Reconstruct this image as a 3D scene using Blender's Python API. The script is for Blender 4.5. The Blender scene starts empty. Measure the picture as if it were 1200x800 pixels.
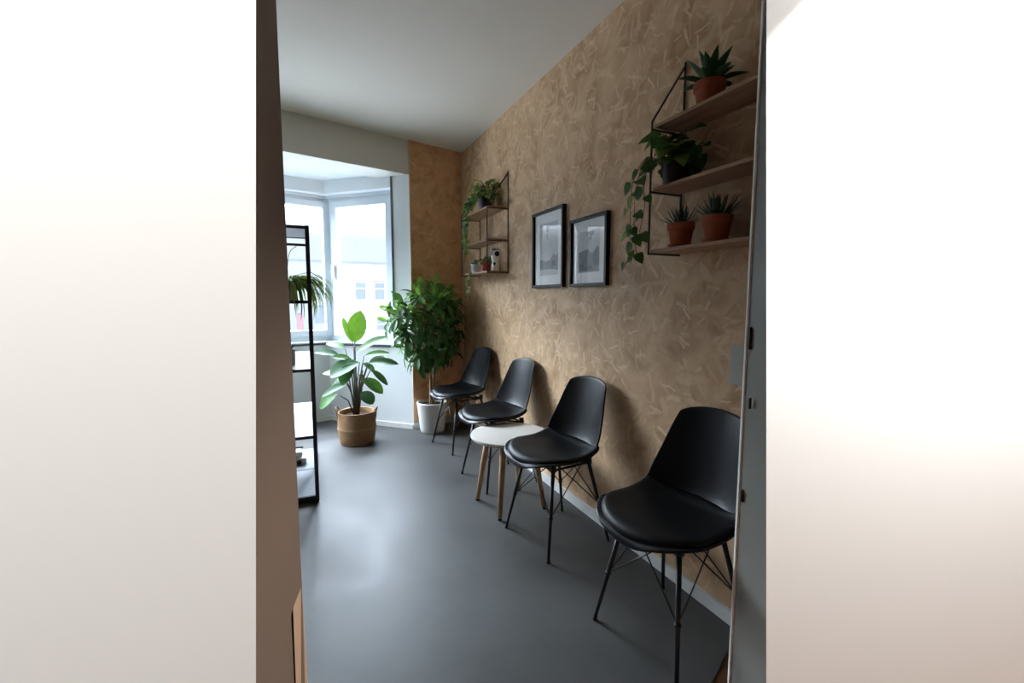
import bpy, bmesh, math, random
from mathutils import Vector, Matrix, noise
PI = math.pi
sc = bpy.context.scene
COL = sc.collection
rnd = random.Random(7)

# ------------------------------------------------------------------ helpers
def lin(r, g, b):
    f = lambda c: (c/255/12.92) if c/255 <= .04045 else ((c/255+.055)/1.055)**2.4
    return (f(r), f(g), f(b), 1)

def mat(name, col, rough=.5, metal=0, spec=.5, var=.0, vscale=8, bump=0, bscale=60, coat=0, trans=0):
    m = bpy.data.materials.new(name); m.use_nodes = True
    nt = m.node_tree; N = nt.nodes; L = nt.links
    p = N['Principled BSDF']; out = N['Material Output']
    p.inputs['Base Color'].default_value = col
    p.inputs['Roughness'].default_value = rough
    p.inputs['Metallic'].default_value = metal
    p.inputs['Specular IOR Level'].default_value = spec
    if coat: p.inputs['Coat Weight'].default_value = coat
    tc = N.new('ShaderNodeTexCoord')
    if var:
        n = N.new('ShaderNodeTexNoise'); n.inputs['Scale'].default_value = vscale; n.inputs['Detail'].default_value = 4
        L.new(tc.outputs['Object'], n.inputs['Vector'])
        mr = N.new('ShaderNodeMapRange'); mr.inputs[1].default_value = .3; mr.inputs[2].default_value = .7
        mr.inputs[3].default_value = 1-var; mr.inputs[4].default_value = 1+var
        L.new(n.outputs['Fac'], mr.inputs[0])
        mx = N.new('ShaderNodeMix'); mx.data_type = 'RGBA'; mx.blend_type = 'MULTIPLY'; mx.inputs['Factor'].default_value = 1
        mx.inputs['A'].default_value = col
        L.new(mr.outputs[0], mx.inputs['B']); L.new(mx.outputs['Result'], p.inputs['Base Color'])
    if bump:
        n2 = N.new('ShaderNodeTexNoise'); n2.inputs['Scale'].default_value = bscale; n2.inputs['Detail'].default_value = 3
        L.new(tc.outputs['Object'], n2.inputs['Vector'])
        b = N.new('ShaderNodeBump'); b.inputs['Strength'].default_value = bump; b.inputs['Distance'].default_value = .004
        L.new(n2.outputs['Fac'], b.inputs['Height']); L.new(b.outputs['Normal'], p.inputs['Normal'])
    if trans:
        t = N.new('ShaderNodeBsdfTranslucent'); ms = N.new('ShaderNodeMixShader'); ms.inputs[0].default_value = trans
        t.inputs['Color'].default_value = (min(1, col[0]*1.35), min(1, col[1]*1.15), col[2]*.8, 1)
        L.new(p.outputs[0], ms.inputs[1]); L.new(t.outputs[0], ms.inputs[2]); L.new(ms.outputs[0], out.inputs['Surface'])
    return m

def glass_mat(name, ior=1.45, tint=(1, 1, 1, 1)):
    m = bpy.data.materials.new(name); m.use_nodes = True
    nt = m.node_tree; N = nt.nodes; L = nt.links
    N.remove(N['Principled BSDF'])
    tr = N.new('ShaderNodeBsdfTransparent'); tr.inputs[0].default_value = tint
    gl = N.new('ShaderNodeBsdfGlossy'); gl.inputs['Roughness'].default_value = .01
    ge = N.new('ShaderNodeNewGeometry'); dp = N.new('ShaderNodeVectorMath'); dp.operation = 'DOT_PRODUCT'
    L.new(ge.outputs['Incoming'], dp.inputs[0]); L.new(ge.outputs['Normal'], dp.inputs[1])
    def m_(op, a, b=None):
        q = N.new('ShaderNodeMath'); q.operation = op
        for k, v in enumerate((a, b)):
            if v is None: continue
            if isinstance(v, (int, float)): q.inputs[k].default_value = v
            else: L.new(v, q.inputs[k])
        return q.outputs[0]
    f0 = ((ior-1)/(ior+1))**2
    fr = N.new('ShaderNodeMath'); fr.operation = 'ADD'; fr.inputs[1].default_value = f0
    L.new(m_('MULTIPLY', m_('POWER', m_('SUBTRACT', 1.0, m_('ABSOLUTE', dp.outputs['Value'])), 5.0), 1-f0), fr.inputs[0])
    ms = N.new('ShaderNodeMixShader')
    L.new(fr.outputs[0], ms.inputs[0]); L.new(tr.outputs[0], ms.inputs[1]); L.new(gl.outputs[0], ms.inputs[2])
    L.new(ms.outputs[0], N['Material Output'].inputs['Surface'])
    return m

def osb_mat(name, axis, base, light, dark, seed=0.0):
    """oriented strand board: layers of randomly turned, streaked wood flakes"""
    m = bpy.data.materials.new(name); m.use_nodes = True
    nt = m.node_tree; N = nt.nodes; L = nt.links
    p = N['Principled BSDF']; p.inputs['Roughness'].default_value = .55; p.inputs['Specular IOR Level'].default_value = .3
    tc = N.new('ShaderNodeTexCoord'); sp = N.new('ShaderNodeSeparateXYZ'); L.new(tc.outputs['Object'], sp.inputs[0])
    cb = N.new('ShaderNodeCombineXYZ')
    L.new(sp.outputs['Y' if axis == 'y' else 'X'], cb.inputs[0]); L.new(sp.outputs['Z'], cb.inputs[1])
    def math_(op, a, b=None, c=None):
        n = N.new('ShaderNodeMath'); n.operation = op
        for i, v in enumerate((a, b, c)):
            if v is None: continue
            if isinstance(v, (int, float)): n.inputs[i].default_value = v
            else: L.new(v, n.inputs[i])
        return n.outputs[0]
    def ramp(fac, a, b, lo=0., hi=1.):
        n = N.new('ShaderNodeMapRange'); n.inputs[1].default_value = a; n.inputs[2].default_value = b
        n.inputs[3].default_value = lo; n.inputs[4].default_value = hi; L.new(fac, n.inputs[0]); return n.outputs[0]
    # broad mottling of the face
    nz = N.new('ShaderNodeTexNoise'); nz.inputs['Scale'].default_value = 5; nz.inputs['Detail'].default_value = 6
    nz.inputs['Distortion'].default_value = 1.2; L.new(cb.outputs[0], nz.inputs['Vector'])
    mix = N.new('ShaderNodeMix'); mix.data_type = 'RGBA'
    mix.inputs['A'].default_value = dark; mix.inputs['B'].default_value = base
    L.new(ramp(nz.outputs['Fac'], .3, .62), mix.inputs['Factor'])
    cur = mix.outputs['Result']; height = None
    layers = [(7.5, .42, .10, .5), (9.5, .45, .085, .55), (10, .46, .06, .6), (12.5, .45, .07, .55), (10, .47, .036, .8), (16, .45, .05, .6)]
    for i, (scale, ln, wd, op) in enumerate(layers):
        off = N.new('ShaderNodeVectorMath'); off.operation = 'MULTIPLY_ADD'
        L.new(cb.outputs[0], off.inputs[0]); off.inputs[1].default_value = (scale, scale, 0)
        off.inputs[2].default_value = (3.7*i+seed, 1.3*i-seed, 0)
        v = N.new('ShaderNodeTexVoronoi'); v.voronoi_dimensions = '2D'; v.inputs['Scale'].default_value = 1
        L.new(off.outputs[0], v.inputs['Vector'])
        d = N.new('ShaderNodeVectorMath'); d.operation = 'SUBTRACT'
        L.new(off.outputs[0], d.inputs[0]); L.new(v.outputs['Position'], d.inputs[1])
        sr = N.new('ShaderNodeSeparateColor'); L.new(v.outputs['Color'], sr.inputs[0])
        rot = N.new('ShaderNodeVectorRotate'); rot.rotation_type = 'Z_AXIS'
        L.new(d.outputs[0], rot.inputs['Vector']); L.new(math_('MULTIPLY', sr.outputs[0], 6.283), rot.inputs['Angle'])
        s2 = N.new('ShaderNodeSeparateXYZ'); L.new(rot.outputs[0], s2.inputs[0])
        bend = N.new('ShaderNodeTexNoise'); bend.inputs['Scale'].default_value = 2.2; L.new(off.outputs[0], bend.inputs['Vector'])
        yb = math_('ADD', s2.outputs[1], math_('MULTIPLY', math_('SUBTRACT', bend.outputs['Fac'], .5), .28))
        mu = ramp(math_('ABSOLUTE', s2.outputs[0]), ln, ln-.1)
        mv = ramp(math_('ABSOLUTE', yb), wd*1.6, wd*.9)
        keep = ramp(sr.outputs[2], .25, .3)
        fib = N.new('ShaderNodeTexNoise'); fib.inputs['Scale'].default_value = 1; fib.inputs['Detail'].default_value = 2
        fv = N.new('ShaderNodeCombineXYZ')
        L.new(math_('MULTIPLY', s2.outputs[0], 3), fv.inputs[0]); L.new(math_('MULTIPLY', yb, 55), fv.inputs[1]); L.new(math_('MULTIPLY', sr.outputs[1], 40), fv.inputs[2])
        L.new(fv.outputs[0], fib.inputs['Vector'])
        mask = math_('MULTIPLY', math_('MULTIPLY', mu, mv), math_('MULTIPLY', keep, op))
        tone = N.new('ShaderNodeMix'); tone.data_type = 'RGBA'; tone.inputs['A'].default_value = dark; tone.inputs['B'].default_value = light
        L.new(math_('ADD', math_('MULTIPLY', sr.outputs[1], .75), math_('MULTIPLY', fib.outputs['Fac'], .35)), tone.inputs['Factor'])
        mx = N.new('ShaderNodeMix'); mx.data_type = 'RGBA'
        L.new(mask, mx.inputs['Factor']); L.new(cur, mx.inputs['A']); L.new(tone.outputs['Result'], mx.inputs['B'])
        cur = mx.outputs['Result']
        hcur = math_('MULTIPLY', mask, sr.outputs[1])
        height = hcur if height is None else math_('MAXIMUM', height, hcur)
    L.new(cur, p.inputs['Base Color'])
    b = N.new('ShaderNodeBump'); b.inputs['Strength'].default_value = .25; b.inputs['Distance'].default_value = .003
    L.new(height, b.inputs['Height']); L.new(b.outputs['Normal'], p.inputs['Normal'])
    return m

def floor_mat(name):
    m = mat(name, (.105, .108, .11, 1), rough=.34, spec=.34)
    nt = m.node_tree; N = nt.nodes; L = nt.links; p = N['Principled BSDF']
    tc = N.new('ShaderNodeTexCoord')
    n = N.new('ShaderNodeTexNoise'); n.inputs['Scale'].default_value = 2.1; n.inputs['Detail'].default_value = 7; n.inputs['Roughness'].default_value = .62
    n.inputs['Distortion'].default_value = .6
    L.new(tc.outputs['Object'], n.inputs['Vector'])
    cr = N.new('ShaderNodeValToRGB'); L.new(n.outputs['Fac'], cr.inputs[0])
    cr.color_ramp.elements[0].position = .3; cr.color_ramp.elements[0].color = (.060, .060, .058, 1)
    cr.color_ramp.elements[1].position = .72; cr.color_ramp.elements[1].color = (.096, .096, .092, 1)
    L.new(cr.outputs[0], p.inputs['Base Color'])
    mr = N.new('ShaderNodeMapRange'); mr.inputs[1].default_value = .3; mr.inputs[2].default_value = .7; mr.inputs[3].default_value = .46; mr.inputs[4].default_value = .60
    L.new(n.outputs['Fac'], mr.inputs[0]); L.new(mr.outputs[0], p.inputs['Roughness'])
    n2 = N.new('ShaderNodeTexNoise'); n2.inputs['Scale'].default_value = 9; n2.inputs['Detail'].default_value = 4
    L.new(tc.outputs['Object'], n2.inputs['Vector'])
    b = N.new('ShaderNodeBump'); b.inputs['Strength'].default_value = .12; b.inputs['Distance'].default_value = .004
    L.new(n2.outputs['Fac'], b.inputs['Height']); L.new(b.outputs['Normal'], p.inputs['Normal'])
    return m

def wood_mat(name, a, b, scale=(40, 40, 3), rough=.45):
    m = mat(name, a, rough=rough, spec=.35)
    nt = m.node_tree; N = nt.nodes; L = nt.links; p = N['Principled BSDF']
    tc = N.new('ShaderNodeTexCoord'); mp = N.new('ShaderNodeMapping'); mp.inputs['Scale'].default_value = scale
    L.new(tc.outputs['Object'], mp.inputs[0])
    n = N.new('ShaderNodeTexNoise'); n.inputs['Scale'].default_value = 1; n.inputs['Detail'].default_value = 5; n.inputs['Distortion'].default_value = .8
    L.new(mp.outputs[0], n.inputs['Vector'])
    cr = N.new('ShaderNodeValToRGB'); cr.color_ramp.elements[0].position = .35; cr.color_ramp.elements[0].color = b
    cr.color_ramp.elements[1].position = .65; cr.color_ramp.elements[1].color = a
    L.new(n.outputs['Fac'], cr.inputs[0]); L.new(cr.outputs[0], p.inputs['Base Color'])
    return m

def basket_mat(name, a, b):
    m = mat(name, a, rough=.75, spec=.2)
    nt = m.node_tree; N = nt.nodes; L = nt.links; p = N['Principled BSDF']
    tc = N.new('ShaderNodeTexCoord')
    w = N.new('ShaderNodeTexWave'); w.bands_direction = 'Z'; w.inputs['Scale'].default_value = 26; w.inputs['Distortion'].default_value = 1.2; w.inputs['Detail'].default_value = 2
    w.inputs['Detail Scale'].default_value = 3
    L.new(tc.outputs['Object'], w.inputs['Vector'])
    cr = N.new('ShaderNodeValToRGB'); cr.color_ramp.elements[0].color = b; cr.color_ramp.elements[1].color = a
    L.new(w.outputs['Fac'], cr.inputs[0]); L.new(cr.outputs[0], p.inputs['Base Color'])
    bp = N.new('ShaderNodeBump'); bp.inputs['Strength'].default_value = .5; bp.inputs['Distance'].default_value = .004
    L.new(w.outputs['Fac'], bp.inputs['Height']); L.new(bp.outputs['Normal'], p.inputs['Normal'])
    return m

def obj(name, bm, mats, parent=None, smooth=True, loc=None, recalc=True):
    if recalc: bmesh.ops.recalc_face_normals(bm, faces=bm.faces)
    me = bpy.data.meshes.new(name); bm.to_mesh(me); bm.free()
    for m in (mats if isinstance(mats, (list, tuple)) else [mats]): me.materials.append(m)
    if smooth:
        for f in me.polygons: f.use_smooth = True
    o = bpy.data.objects.new(name, me); COL.objects.link(o)
    if parent: o.parent = parent
    if loc: o.location = loc
    return o

def autosmooth(o, ang=35):
    me = o.data; bm = bmesh.new(); bm.from_mesh(me)
    for e in bm.edges:
        if len(e.link_faces) == 2 and e.calc_face_angle(0) > math.radians(ang): e.smooth = False
    bm.to_mesh(me); bm.free(); return o

def thing(name, label, cat, loc=(0, 0, 0), rz=0, group=None):
    o = bpy.data.objects.new(name, None); COL.objects.link(o); o.location = loc; o.rotation_euler = (0, 0, rz)
    o.empty_display_size = .05
    o['label'] = label; o['category'] = cat
    if group: o['group'] = group
    return o

def struct(name, bm, m, parent=None, smooth=False):
    o = obj(name, bm, m, parent, smooth)
    o['kind'] = 'structure'
    return o

def dup(root, loc, rz, label):
    r = root.copy(); COL.objects.link(r); r.location = loc; r.rotation_euler = (0, 0, rz); r['label'] = label
    for ch in list(root.children):
        c = ch.copy(); COL.objects.link(c); c.parent = r
        for g in list(ch.children):
            d = g.copy(); COL.objects.link(d); d.parent = c
    return r

def box(bm, a, b, bev=0, M=None, mi=0):
    a = Vector(a); b = Vector(b)
    r = bmesh.ops.create_cube(bm, size=1, matrix=Matrix.Translation((a+b)/2) @ Matrix.Diagonal((*(b-a), 1)))
    vs = r['verts']
    fs = set(f for v in vs for f in v.link_faces)
    for f in fs: f.material_index = mi
    if bev:
        es = list(set(e for v in vs for e in v.link_edges))
        q = bmesh.ops.bevel(bm, geom=es, offset=bev, segments=2, affect='EDGES', profile=.6)
        vs = list(set(v for f in q['faces'] for v in f.verts) | set(v for v in vs if v.is_valid))
    if M: bmesh.ops.transform(bm, matrix=M, verts=vs)
    return vs

def prism(bm, poly, z0, z1, mi=0):
    n = len(poly)
    lo = [bm.verts.new((*p[:2], z0)) for p in poly]; hi = [bm.verts.new((*p[:2], z1)) for p in poly]
    fs = [bm.faces.new(lo[::-1]), bm.faces.new(hi)]
    for i in range(n): fs.append(bm.faces.new((lo[i], lo[(i+1) % n], hi[(i+1) % n], hi[i])))
    for f in fs: f.material_index = mi

def tube(bm, pts, r, n=8, caps=True, mi=0):
    pts = [Vector(p) for p in pts]
    rs = r if isinstance(r, (list, tuple)) else [r]*len(pts)
    rings = []; prev = None
    for i, p in enumerate(pts):
        t = (pts[min(i+1, len(pts)-1)]-pts[max(i-1, 0)]).normalized()
        if prev is None:
            u = t.orthogonal().normalized()
        else:
            u = (prev-t*prev.dot(t))
            u = u.normalized() if u.length > 1e-6 else t.orthogonal().normalized()
        prev = u; w = t.cross(u)
        rings.append([bm.verts.new(p+(u*math.cos(2*PI*k/n)+w*math.sin(2*PI*k/n))*rs[i]) for k in range(n)])
    for a, b in zip(rings, rings[1:]):
        for k in range(n):
            f = bm.faces.new((a[k], a[(k+1) % n], b[(k+1) % n], b[k])); f.material_index = mi
    if caps:
        bm.faces.new(rings[0][::-1]).material_index = mi; bm.faces.new(rings[-1]).material_index = mi

def lathe(bm, prof, n=48, c=(0, 0, 0), mi=0):
    c = Vector(c); rings = []
    for r, z in prof:
        if r < 1e-6: rings.append([bm.verts.new(c+Vector((0, 0, z)))])
        else: rings.append([bm.verts.new(c+Vector((r*math.cos(2*PI*k/n), r*math.sin(2*PI*k/n), z))) for k in range(n)])
    for a, b in zip(rings, rings[1:]):
        for k in range(n):
            if len(a) == 1 and len(b) == 1: continue
            if len(a) == 1: f = bm.faces.new((a[0], b[(k+1) % n], b[k]))
            elif len(b) == 1: f = bm.faces.new((a[k], a[(k+1) % n], b[0]))
            else: f = bm.faces.new((a[k], a[(k+1) % n], b[(k+1) % n], b[k]))
            f.material_index = mi

def catmull(pts, n):
    out = []; P = [pts[0]]+list(pts)+[pts[-1]]
    for i in range(1, len(P)-2):
        for k in range(n):
            t = k/n
            out.append(tuple(.5*((2*b)+(c-a)*t+(2*a-5*b+4*c-d)*t*t+(-a+3*b-3*c+d)*t**3) for a, b, c, d in zip(P[i-1], P[i], P[i+1], P[i+2])))
    out.append(tuple(pts[-1])); return out

SHAPE = {
    'oval': [(0, .0), (.08, .28), (.22, .72), (.4, .97), (.58, 1), (.75, .84), (.9, .48), (1, .0)],
    'obovate': [(0, .05), (.15, .3), (.35, .66), (.55, .92), (.7, 1), (.84, .82), (.94, .46), (1, .0)],
    'lance': [(0, .08), (.15, .5), (.35, .9), (.5, 1), (.65, .86), (.8, .55), (.92, .22), (1, 0)],
    'heart': [(0, .25), (.06, .72), (.18, .98), (.34, 1), (.52, .86), (.7, .58), (.86, .27), (1, 0)],
    'blade': [(0, .8), (.2, 1), (.5, .9), (.75, .6), (.9, .3), (1, 0)],
}
def leaf(bm, base, d, up, L, W, droop=.3, fold=.18, shape='oval', mi=0, wave=0):
    """one leaf: midrib bending down by droop, halves folded up by fold"""
    d = Vector(d).normalized(); up = Vector(up)
    up = up-d*up.dot(d)
    up = up.normalized() if up.length > 1e-4 else d.orthogonal().normalized()
    side = d.cross(up).normalized()
    rows = []; sh = SHAPE[shape]; pos = Vector(base); pt = 0
    for t, w in sh:
        ang = -droop*t*1.6
        dd = d*math.cos(ang)+up*math.sin(ang)
        pos = pos+dd*(t-pt)*L; pt = t
        uu = up*math.cos(ang)-d*math.sin(ang)
        hw = w*W/2
        if hw < 1e-5: rows.append((bm.verts.new(pos),)); continue
        wv = wave*math.sin(t*11)*hw
        rows.append((bm.verts.new(pos-side*hw+uu*(hw*fold*2+wv)), bm.verts.new(pos-side*hw*.5+uu*hw*fold*.8), bm.verts.new(pos),
                     bm.verts.new(pos+side*hw*.5+uu*hw*fold*.8), bm.verts.new(pos+side*hw+uu*(hw*fold*2-wv))))
    for a, b in zip(rows, rows[1:]):
        if len(a) == 1 and len(b) == 1: continue
        if len(a) == 1: fs = [(a[0], b[k], b[k+1]) for k in range(4)]
        elif len(b) == 1: fs = [(a[k], b[0], a[k+1]) for k in range(4)]
        else: fs = [(a[k], b[k], b[k+1], a[k+1]) for k in range(4)]
        for q in fs: bm.faces.new(q).material_index = mi
    return pos

def spike(bm, base, d, L, W, bend=.25, T=.35, n=6, mi=0):
    """thick tapering succulent leaf"""
    d = Vector(d).normalized(); up = Vector((0, 0, 1)); up = (up-d*up.dot(d))
    up = up.normalized() if up.length > 1e-3 else Vector((1, 0, 0)); side = d.cross(up)
    rings = []; pos = Vector(base); pt = 0
    for i in range(n+1):
        t = i/n; ang = bend*t
        dd = d*math.cos(ang)+up*math.sin(ang); uu = up*math.cos(ang)-d*math.sin(ang)
        pos = pos+dd*(t-pt)*L; pt = t
        w = W/2*(1-t**1.7)*(.75+.6*t*(1-t)*2)+.0004
        rings.append([bm.verts.new(pos+side*w), bm.verts.new(pos+uu*w*T*.35), bm.verts.new(pos-side*w), bm.verts.new(pos-uu*w*T*1.5)])
    for a, b in zip(rings, rings[1:]):
        for k in range(4): bm.faces.new((a[k], a[(k+1) % 4], b[(k+1) % 4], b[k])).material_index = mi
    bm.faces.new(rings[-1]).material_index = mi

# ------------------------------------------------------------------ materials
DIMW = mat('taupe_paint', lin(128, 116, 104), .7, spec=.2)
WHITE = mat('wall_paint', lin(220, 219, 212), .7, spec=.25, bump=.04, bscale=220)
BAYWHITE = mat('bay_paint', lin(222, 226, 227), .6, spec=.3, bump=.03, bscale=220)
CEIL = mat('ceiling_paint', lin(230, 223, 210), .8, spec=.2)
FRAMEW = mat('window_lacquer', lin(206, 214, 219), .45)
SHADOWGAP = mat('shadow_gap_grey', lin(70, 80, 86), .5)  # dark colour standing in for the shadow gaps around the window frames
SKIRT = mat('skirting_paint', lin(222, 222, 218), .45)
OSB = osb_mat('strand_board', 'y', lin(207, 173, 135), lin(234, 204, 166), lin(170, 134, 98))
OSB2 = osb_mat('strand_board_corner', 'x', lin(226, 180, 136), lin(240, 200, 156), lin(190, 142, 100), 5.0)
FLOOR = floor_mat('resin_floor')
HALLWOOD = wood_mat('hall_wood', lin(104, 70, 46), lin(84, 54, 34), (6, 40, 1))
HALLWHITE = mat('hall_white', lin(240, 240, 238), .7, spec=.2)
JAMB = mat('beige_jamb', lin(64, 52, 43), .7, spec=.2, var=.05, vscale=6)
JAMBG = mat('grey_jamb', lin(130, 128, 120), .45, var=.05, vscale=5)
HALLDARK = mat('hall_dark', lin(60, 54, 48), .8)
BLACKP = mat('black_plastic', (.004, .0045, .006, 1), .40, spec=.26)
BLACKL = mat('black_leatherette', (.004, .0045, .005, 1), .45, spec=.2, bump=.06, bscale=420)
BLACKM = mat('black_metal', (.012, .012, .013, 1), .42, spec=.5)
SHELFM = mat('bracket_metal', (.020, .016, .014, 1), .45)
TABLEW = mat('table_white', lin(226, 222, 214), .4)
BEECH = wood_mat('beech', lin(206, 170, 132), lin(176, 138, 100), (60, 60, 4))
SHELFWOOD = wood_mat('shelf_wood', lin(172, 138, 108), lin(142, 108, 80), (60, 5, 60))
TERRA = mat('terracotta', lin(158, 88, 62), .75, spec=.2, var=.12, vscale=25)
SOIL = mat('soil', lin(48, 36, 28), .95, spec=.1, var=.4, vscale=90, bump=.6, bscale=150)
BASKET = basket_mat('seagrass', lin(168, 132, 94), lin(128, 96, 64))
BASKET2 = basket_mat('seagrass_band', lin(178, 144, 106), lin(138, 106, 72))
POTW = mat('white_pot', lin(226, 224, 218), .45)
BARK = mat('bark', lin(150, 116, 88), .8, var=.25, vscale=40, bump=.4, bscale=60)
STEM = mat('green_stem', lin(66, 62, 40), .6, var=.15, vscale=20)
def leafm(n, c, t=.3, r=.52): return mat(n, c, r, spec=.22, var=.22, vscale=14, trans=t)
LF_BRIGHT = leafm('leaf_bright', lin(88, 132, 46), .15)
LF_MID = leafm('leaf_mid', lin(66, 108, 50), .3)
LF_DARK = leafm('leaf_dark', lin(48, 84, 48), .22)
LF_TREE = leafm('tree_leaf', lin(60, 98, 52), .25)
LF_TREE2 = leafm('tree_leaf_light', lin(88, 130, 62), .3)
LF_POTHOS = leafm('pothos_leaf', lin(62, 100, 46), .3)
LF_POTHOS2 = leafm('pothos_leaf_light', lin(122, 150, 84), .35)
LF_SPIDER = leafm('spider_leaf', lin(96, 130, 62), .4)
LF_SPIDER2 = leafm('spider_leaf_pale', lin(168, 186, 120), .4)
SUCC = mat('succulent', lin(54, 76, 50), .45, var=.25, vscale=60)
DARKPOT = mat('dark_pot', lin(40, 36, 34), .5)
REDPOT = mat('red_pot', lin(176, 58, 52), .4)
PALEPOT = mat('pale_pot', lin(200, 214, 212), .4)
GREYPOT = mat('grey_pot', lin(150, 152, 150), .7, var=.1, vscale=40)
RACKW = mat('rack_board', lin(122, 128, 134), .5)
GLASS = glass_mat('window_glass', 1.4)
PICGLASS = glass_mat('picture_glass', 1.9)
PAPER = mat('mat_board', lin(244, 243, 240), .8)
INK = mat('print_grey', lin(118, 120, 124), .8, var=.3, vscale=60)
INKD = mat('print_dark', lin(62, 64, 68), .8, var=.3, vscale=80)
INKL = mat('print_pale', lin(196, 198, 198), .8, var=.06, vscale=30)
PLAST = mat('pale_grey_plastic', lin(172, 172, 162), .35)
STEEL = mat('dark_steel', lin(44, 42, 40), .4, metal=.6)
CERAM = mat('white_ceramic', lin(226, 222, 212), .3)
CERAMB = mat('dark_glaze', lin(44, 38, 36), .3)

# ------------------------------------------------------------------ room shell
WX = 1.416; CH = 2.62; HD = 2.32
def yb(x): return 4.31+.258*(x-1.416)          # the slightly oblique back wall
e = Vector((.968, .25)).normalized(); nA = Vector((-e.y, e.x))
B0 = Vector((.868, yb(.868))); A1 = Vector((.185, 4.835))
LA = 1.1
A2 = A1-e*LA
rel = A1-B0; ae, an = rel.dot(e), rel.dot(nA)
L0 = A2+e*ae-nA*an; L0.y = yb(L0.x)
LX = -1.75
bay_in = [B0, A1, A2, L0]
def offset_line(pts, d):
    out = []
    ns = []
    for p, q in zip(pts, pts[1:]):
        t = (q-p).normalized(); ns.append(Vector((t.y, -t.x)))     # outward: right of travel B0->A1->A2->L0
    for i, p in enumerate(pts):
        if i == 0: out.append(p+ns[0]*d)
        elif i == len(pts)-1: out.append(p+ns[-1]*d)
        else:
            a, b = ns[i-1], ns[i]; m = (a+b).normalized(); out.append(p+m*d/m.dot(a))
    return out
REC = .10
bay_fr = offset_line(bay_in, REC); bay_out = offset_line(bay_in, .26)

TH0 = Vector((1.133, .954)); thd = Vector((.192, .09)).normalized()   # line where resin floor meets the hall's wood
def th(x): return TH0.y+(x-TH0.x)*thd.y/thd.x
bm = bmesh.new()
poly = [(LX, th(LX)), (WX, th(WX)), (WX, yb(WX)), B0, A1, A2, L0, (LX, yb(LX))]
prism(bm, poly, -.08, 0); struct('floor', bm, FLOOR)
bm = bmesh.new(); prism(bm, [(-3.2, -2.2), (3.6, -2.2), (3.6, th(3.6)), (LX, th(LX)), (-3.2, th(-3.2))], -.08, -.004); struct('floor_hall', bm, HALLWOOD)
bm = bmesh.new()
prism(bm, [(LX-.2, .3), (WX+.15, .3), (WX+.15, yb(WX)), (WX, yb(WX)), (LX, yb(LX)), (LX-.2, yb(LX))], CH, CH+.12); struct('ceiling', bm, CEIL)
bm = bmesh.new(); prism(bm, bay_out, 2.345, 2.345+.12); struct('ceiling_bay', bm, BAYWHITE)
bm = bmesh.new(); box(bm, (WX, .86, 0), (WX+.15, 4.5, CH)); struct('wall_right', bm, OSB)
bm = bmesh.new(); box(bm, (LX-.2, .5, 0), (LX, 4.0, CH)); struct('wall_left', bm, DIMW)
# back wall: strand board strip, white header, white stub on the far left
def wstrip(x0, x1, z0, z1, t=.25, push=0.):
    b = bmesh.new(); p = [Vector((x0, yb(x0)-push)), Vector((x1, yb(x1)-push))]
    prism(b, [p[0], p[1], p[1]+nA*t, p[0]+nA*t], z0, z1); return b
struct('wall_back', wstrip(L0.x, B0.x+.0, HD, CH, .30), WHITE)
struct('wall_back_corner', wstrip(B0.x, WX+.1, 0, CH, .14), OSB2)
struct('wall_back_left', wstrip(LX-.2, L0.x, 0, CH, .25), WHITE)
bm = bmesh.new(); p0 = Vector((B0.x, yb(B0.x)))                       # pale sawn edge of the corner board and of the wall board
prism(bm, [p0-nA*.012, p0+e*.012-nA*.012, p0+e*.012, p0], 0, CH); struct('trim_1', bm, mat('sawn_edge', lin(206, 178, 146), .6))
bm = bmesh.new(); box(bm, (WX-.010, yb(WX)-.014, 0), (WX, yb(WX)-.004, CH)); struct('trim_2', bm, mat('sawn_edge_corner', lin(214, 190, 160), .6))

# bay parapets, heads, windows
ZS, ZH = .785, 2.225
def seg_prism(b, P, Q, P2, Q2, z0, z1, mi=0): prism(b, [P, Q, Q2, P2], z0, z1, mi)
names = ['right', 'back_bay', 'left_bay']
for i in range(3):
    P, Q, Po, Qo = bay_in[i], bay_in[i+1], bay_out[i], bay_out[i+1]
    bm = bmesh.new(); seg_prism(bm, P, Q, Po, Qo, 0, ZS)
    seg_prism(bm, P, Q, Po, Qo, ZH, 2.345)
    if i == 0:                                                         # plain white cheek between window and corner board
        c = P+(Q-P).normalized()*.185; co = Po+(Qo-Po).normalized()*.24
        seg_prism(bm, P, c, Po, co, ZS, ZH)
    if i == 2:
        c = Q+(P-Q).normalized()*.185; co = Qo+(Po-Qo).normalized()*.24
        seg_prism(bm, c, Q, co, Qo, ZS, ZH)
    struct(['wall_bay_right', 'wall_bay_back', 'wall_bay_left'][i], bm, BAYWHITE)

def bar(b, M, u0, u1, v0, v1, z0, z1, bev=.004, mi=0):
    vs = box(b, (u0, v0, z0), (u1, v1, z1), bev, None, mi); bmesh.ops.transform(b, matrix=M, verts=[v for v in vs if v.is_valid])

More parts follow.
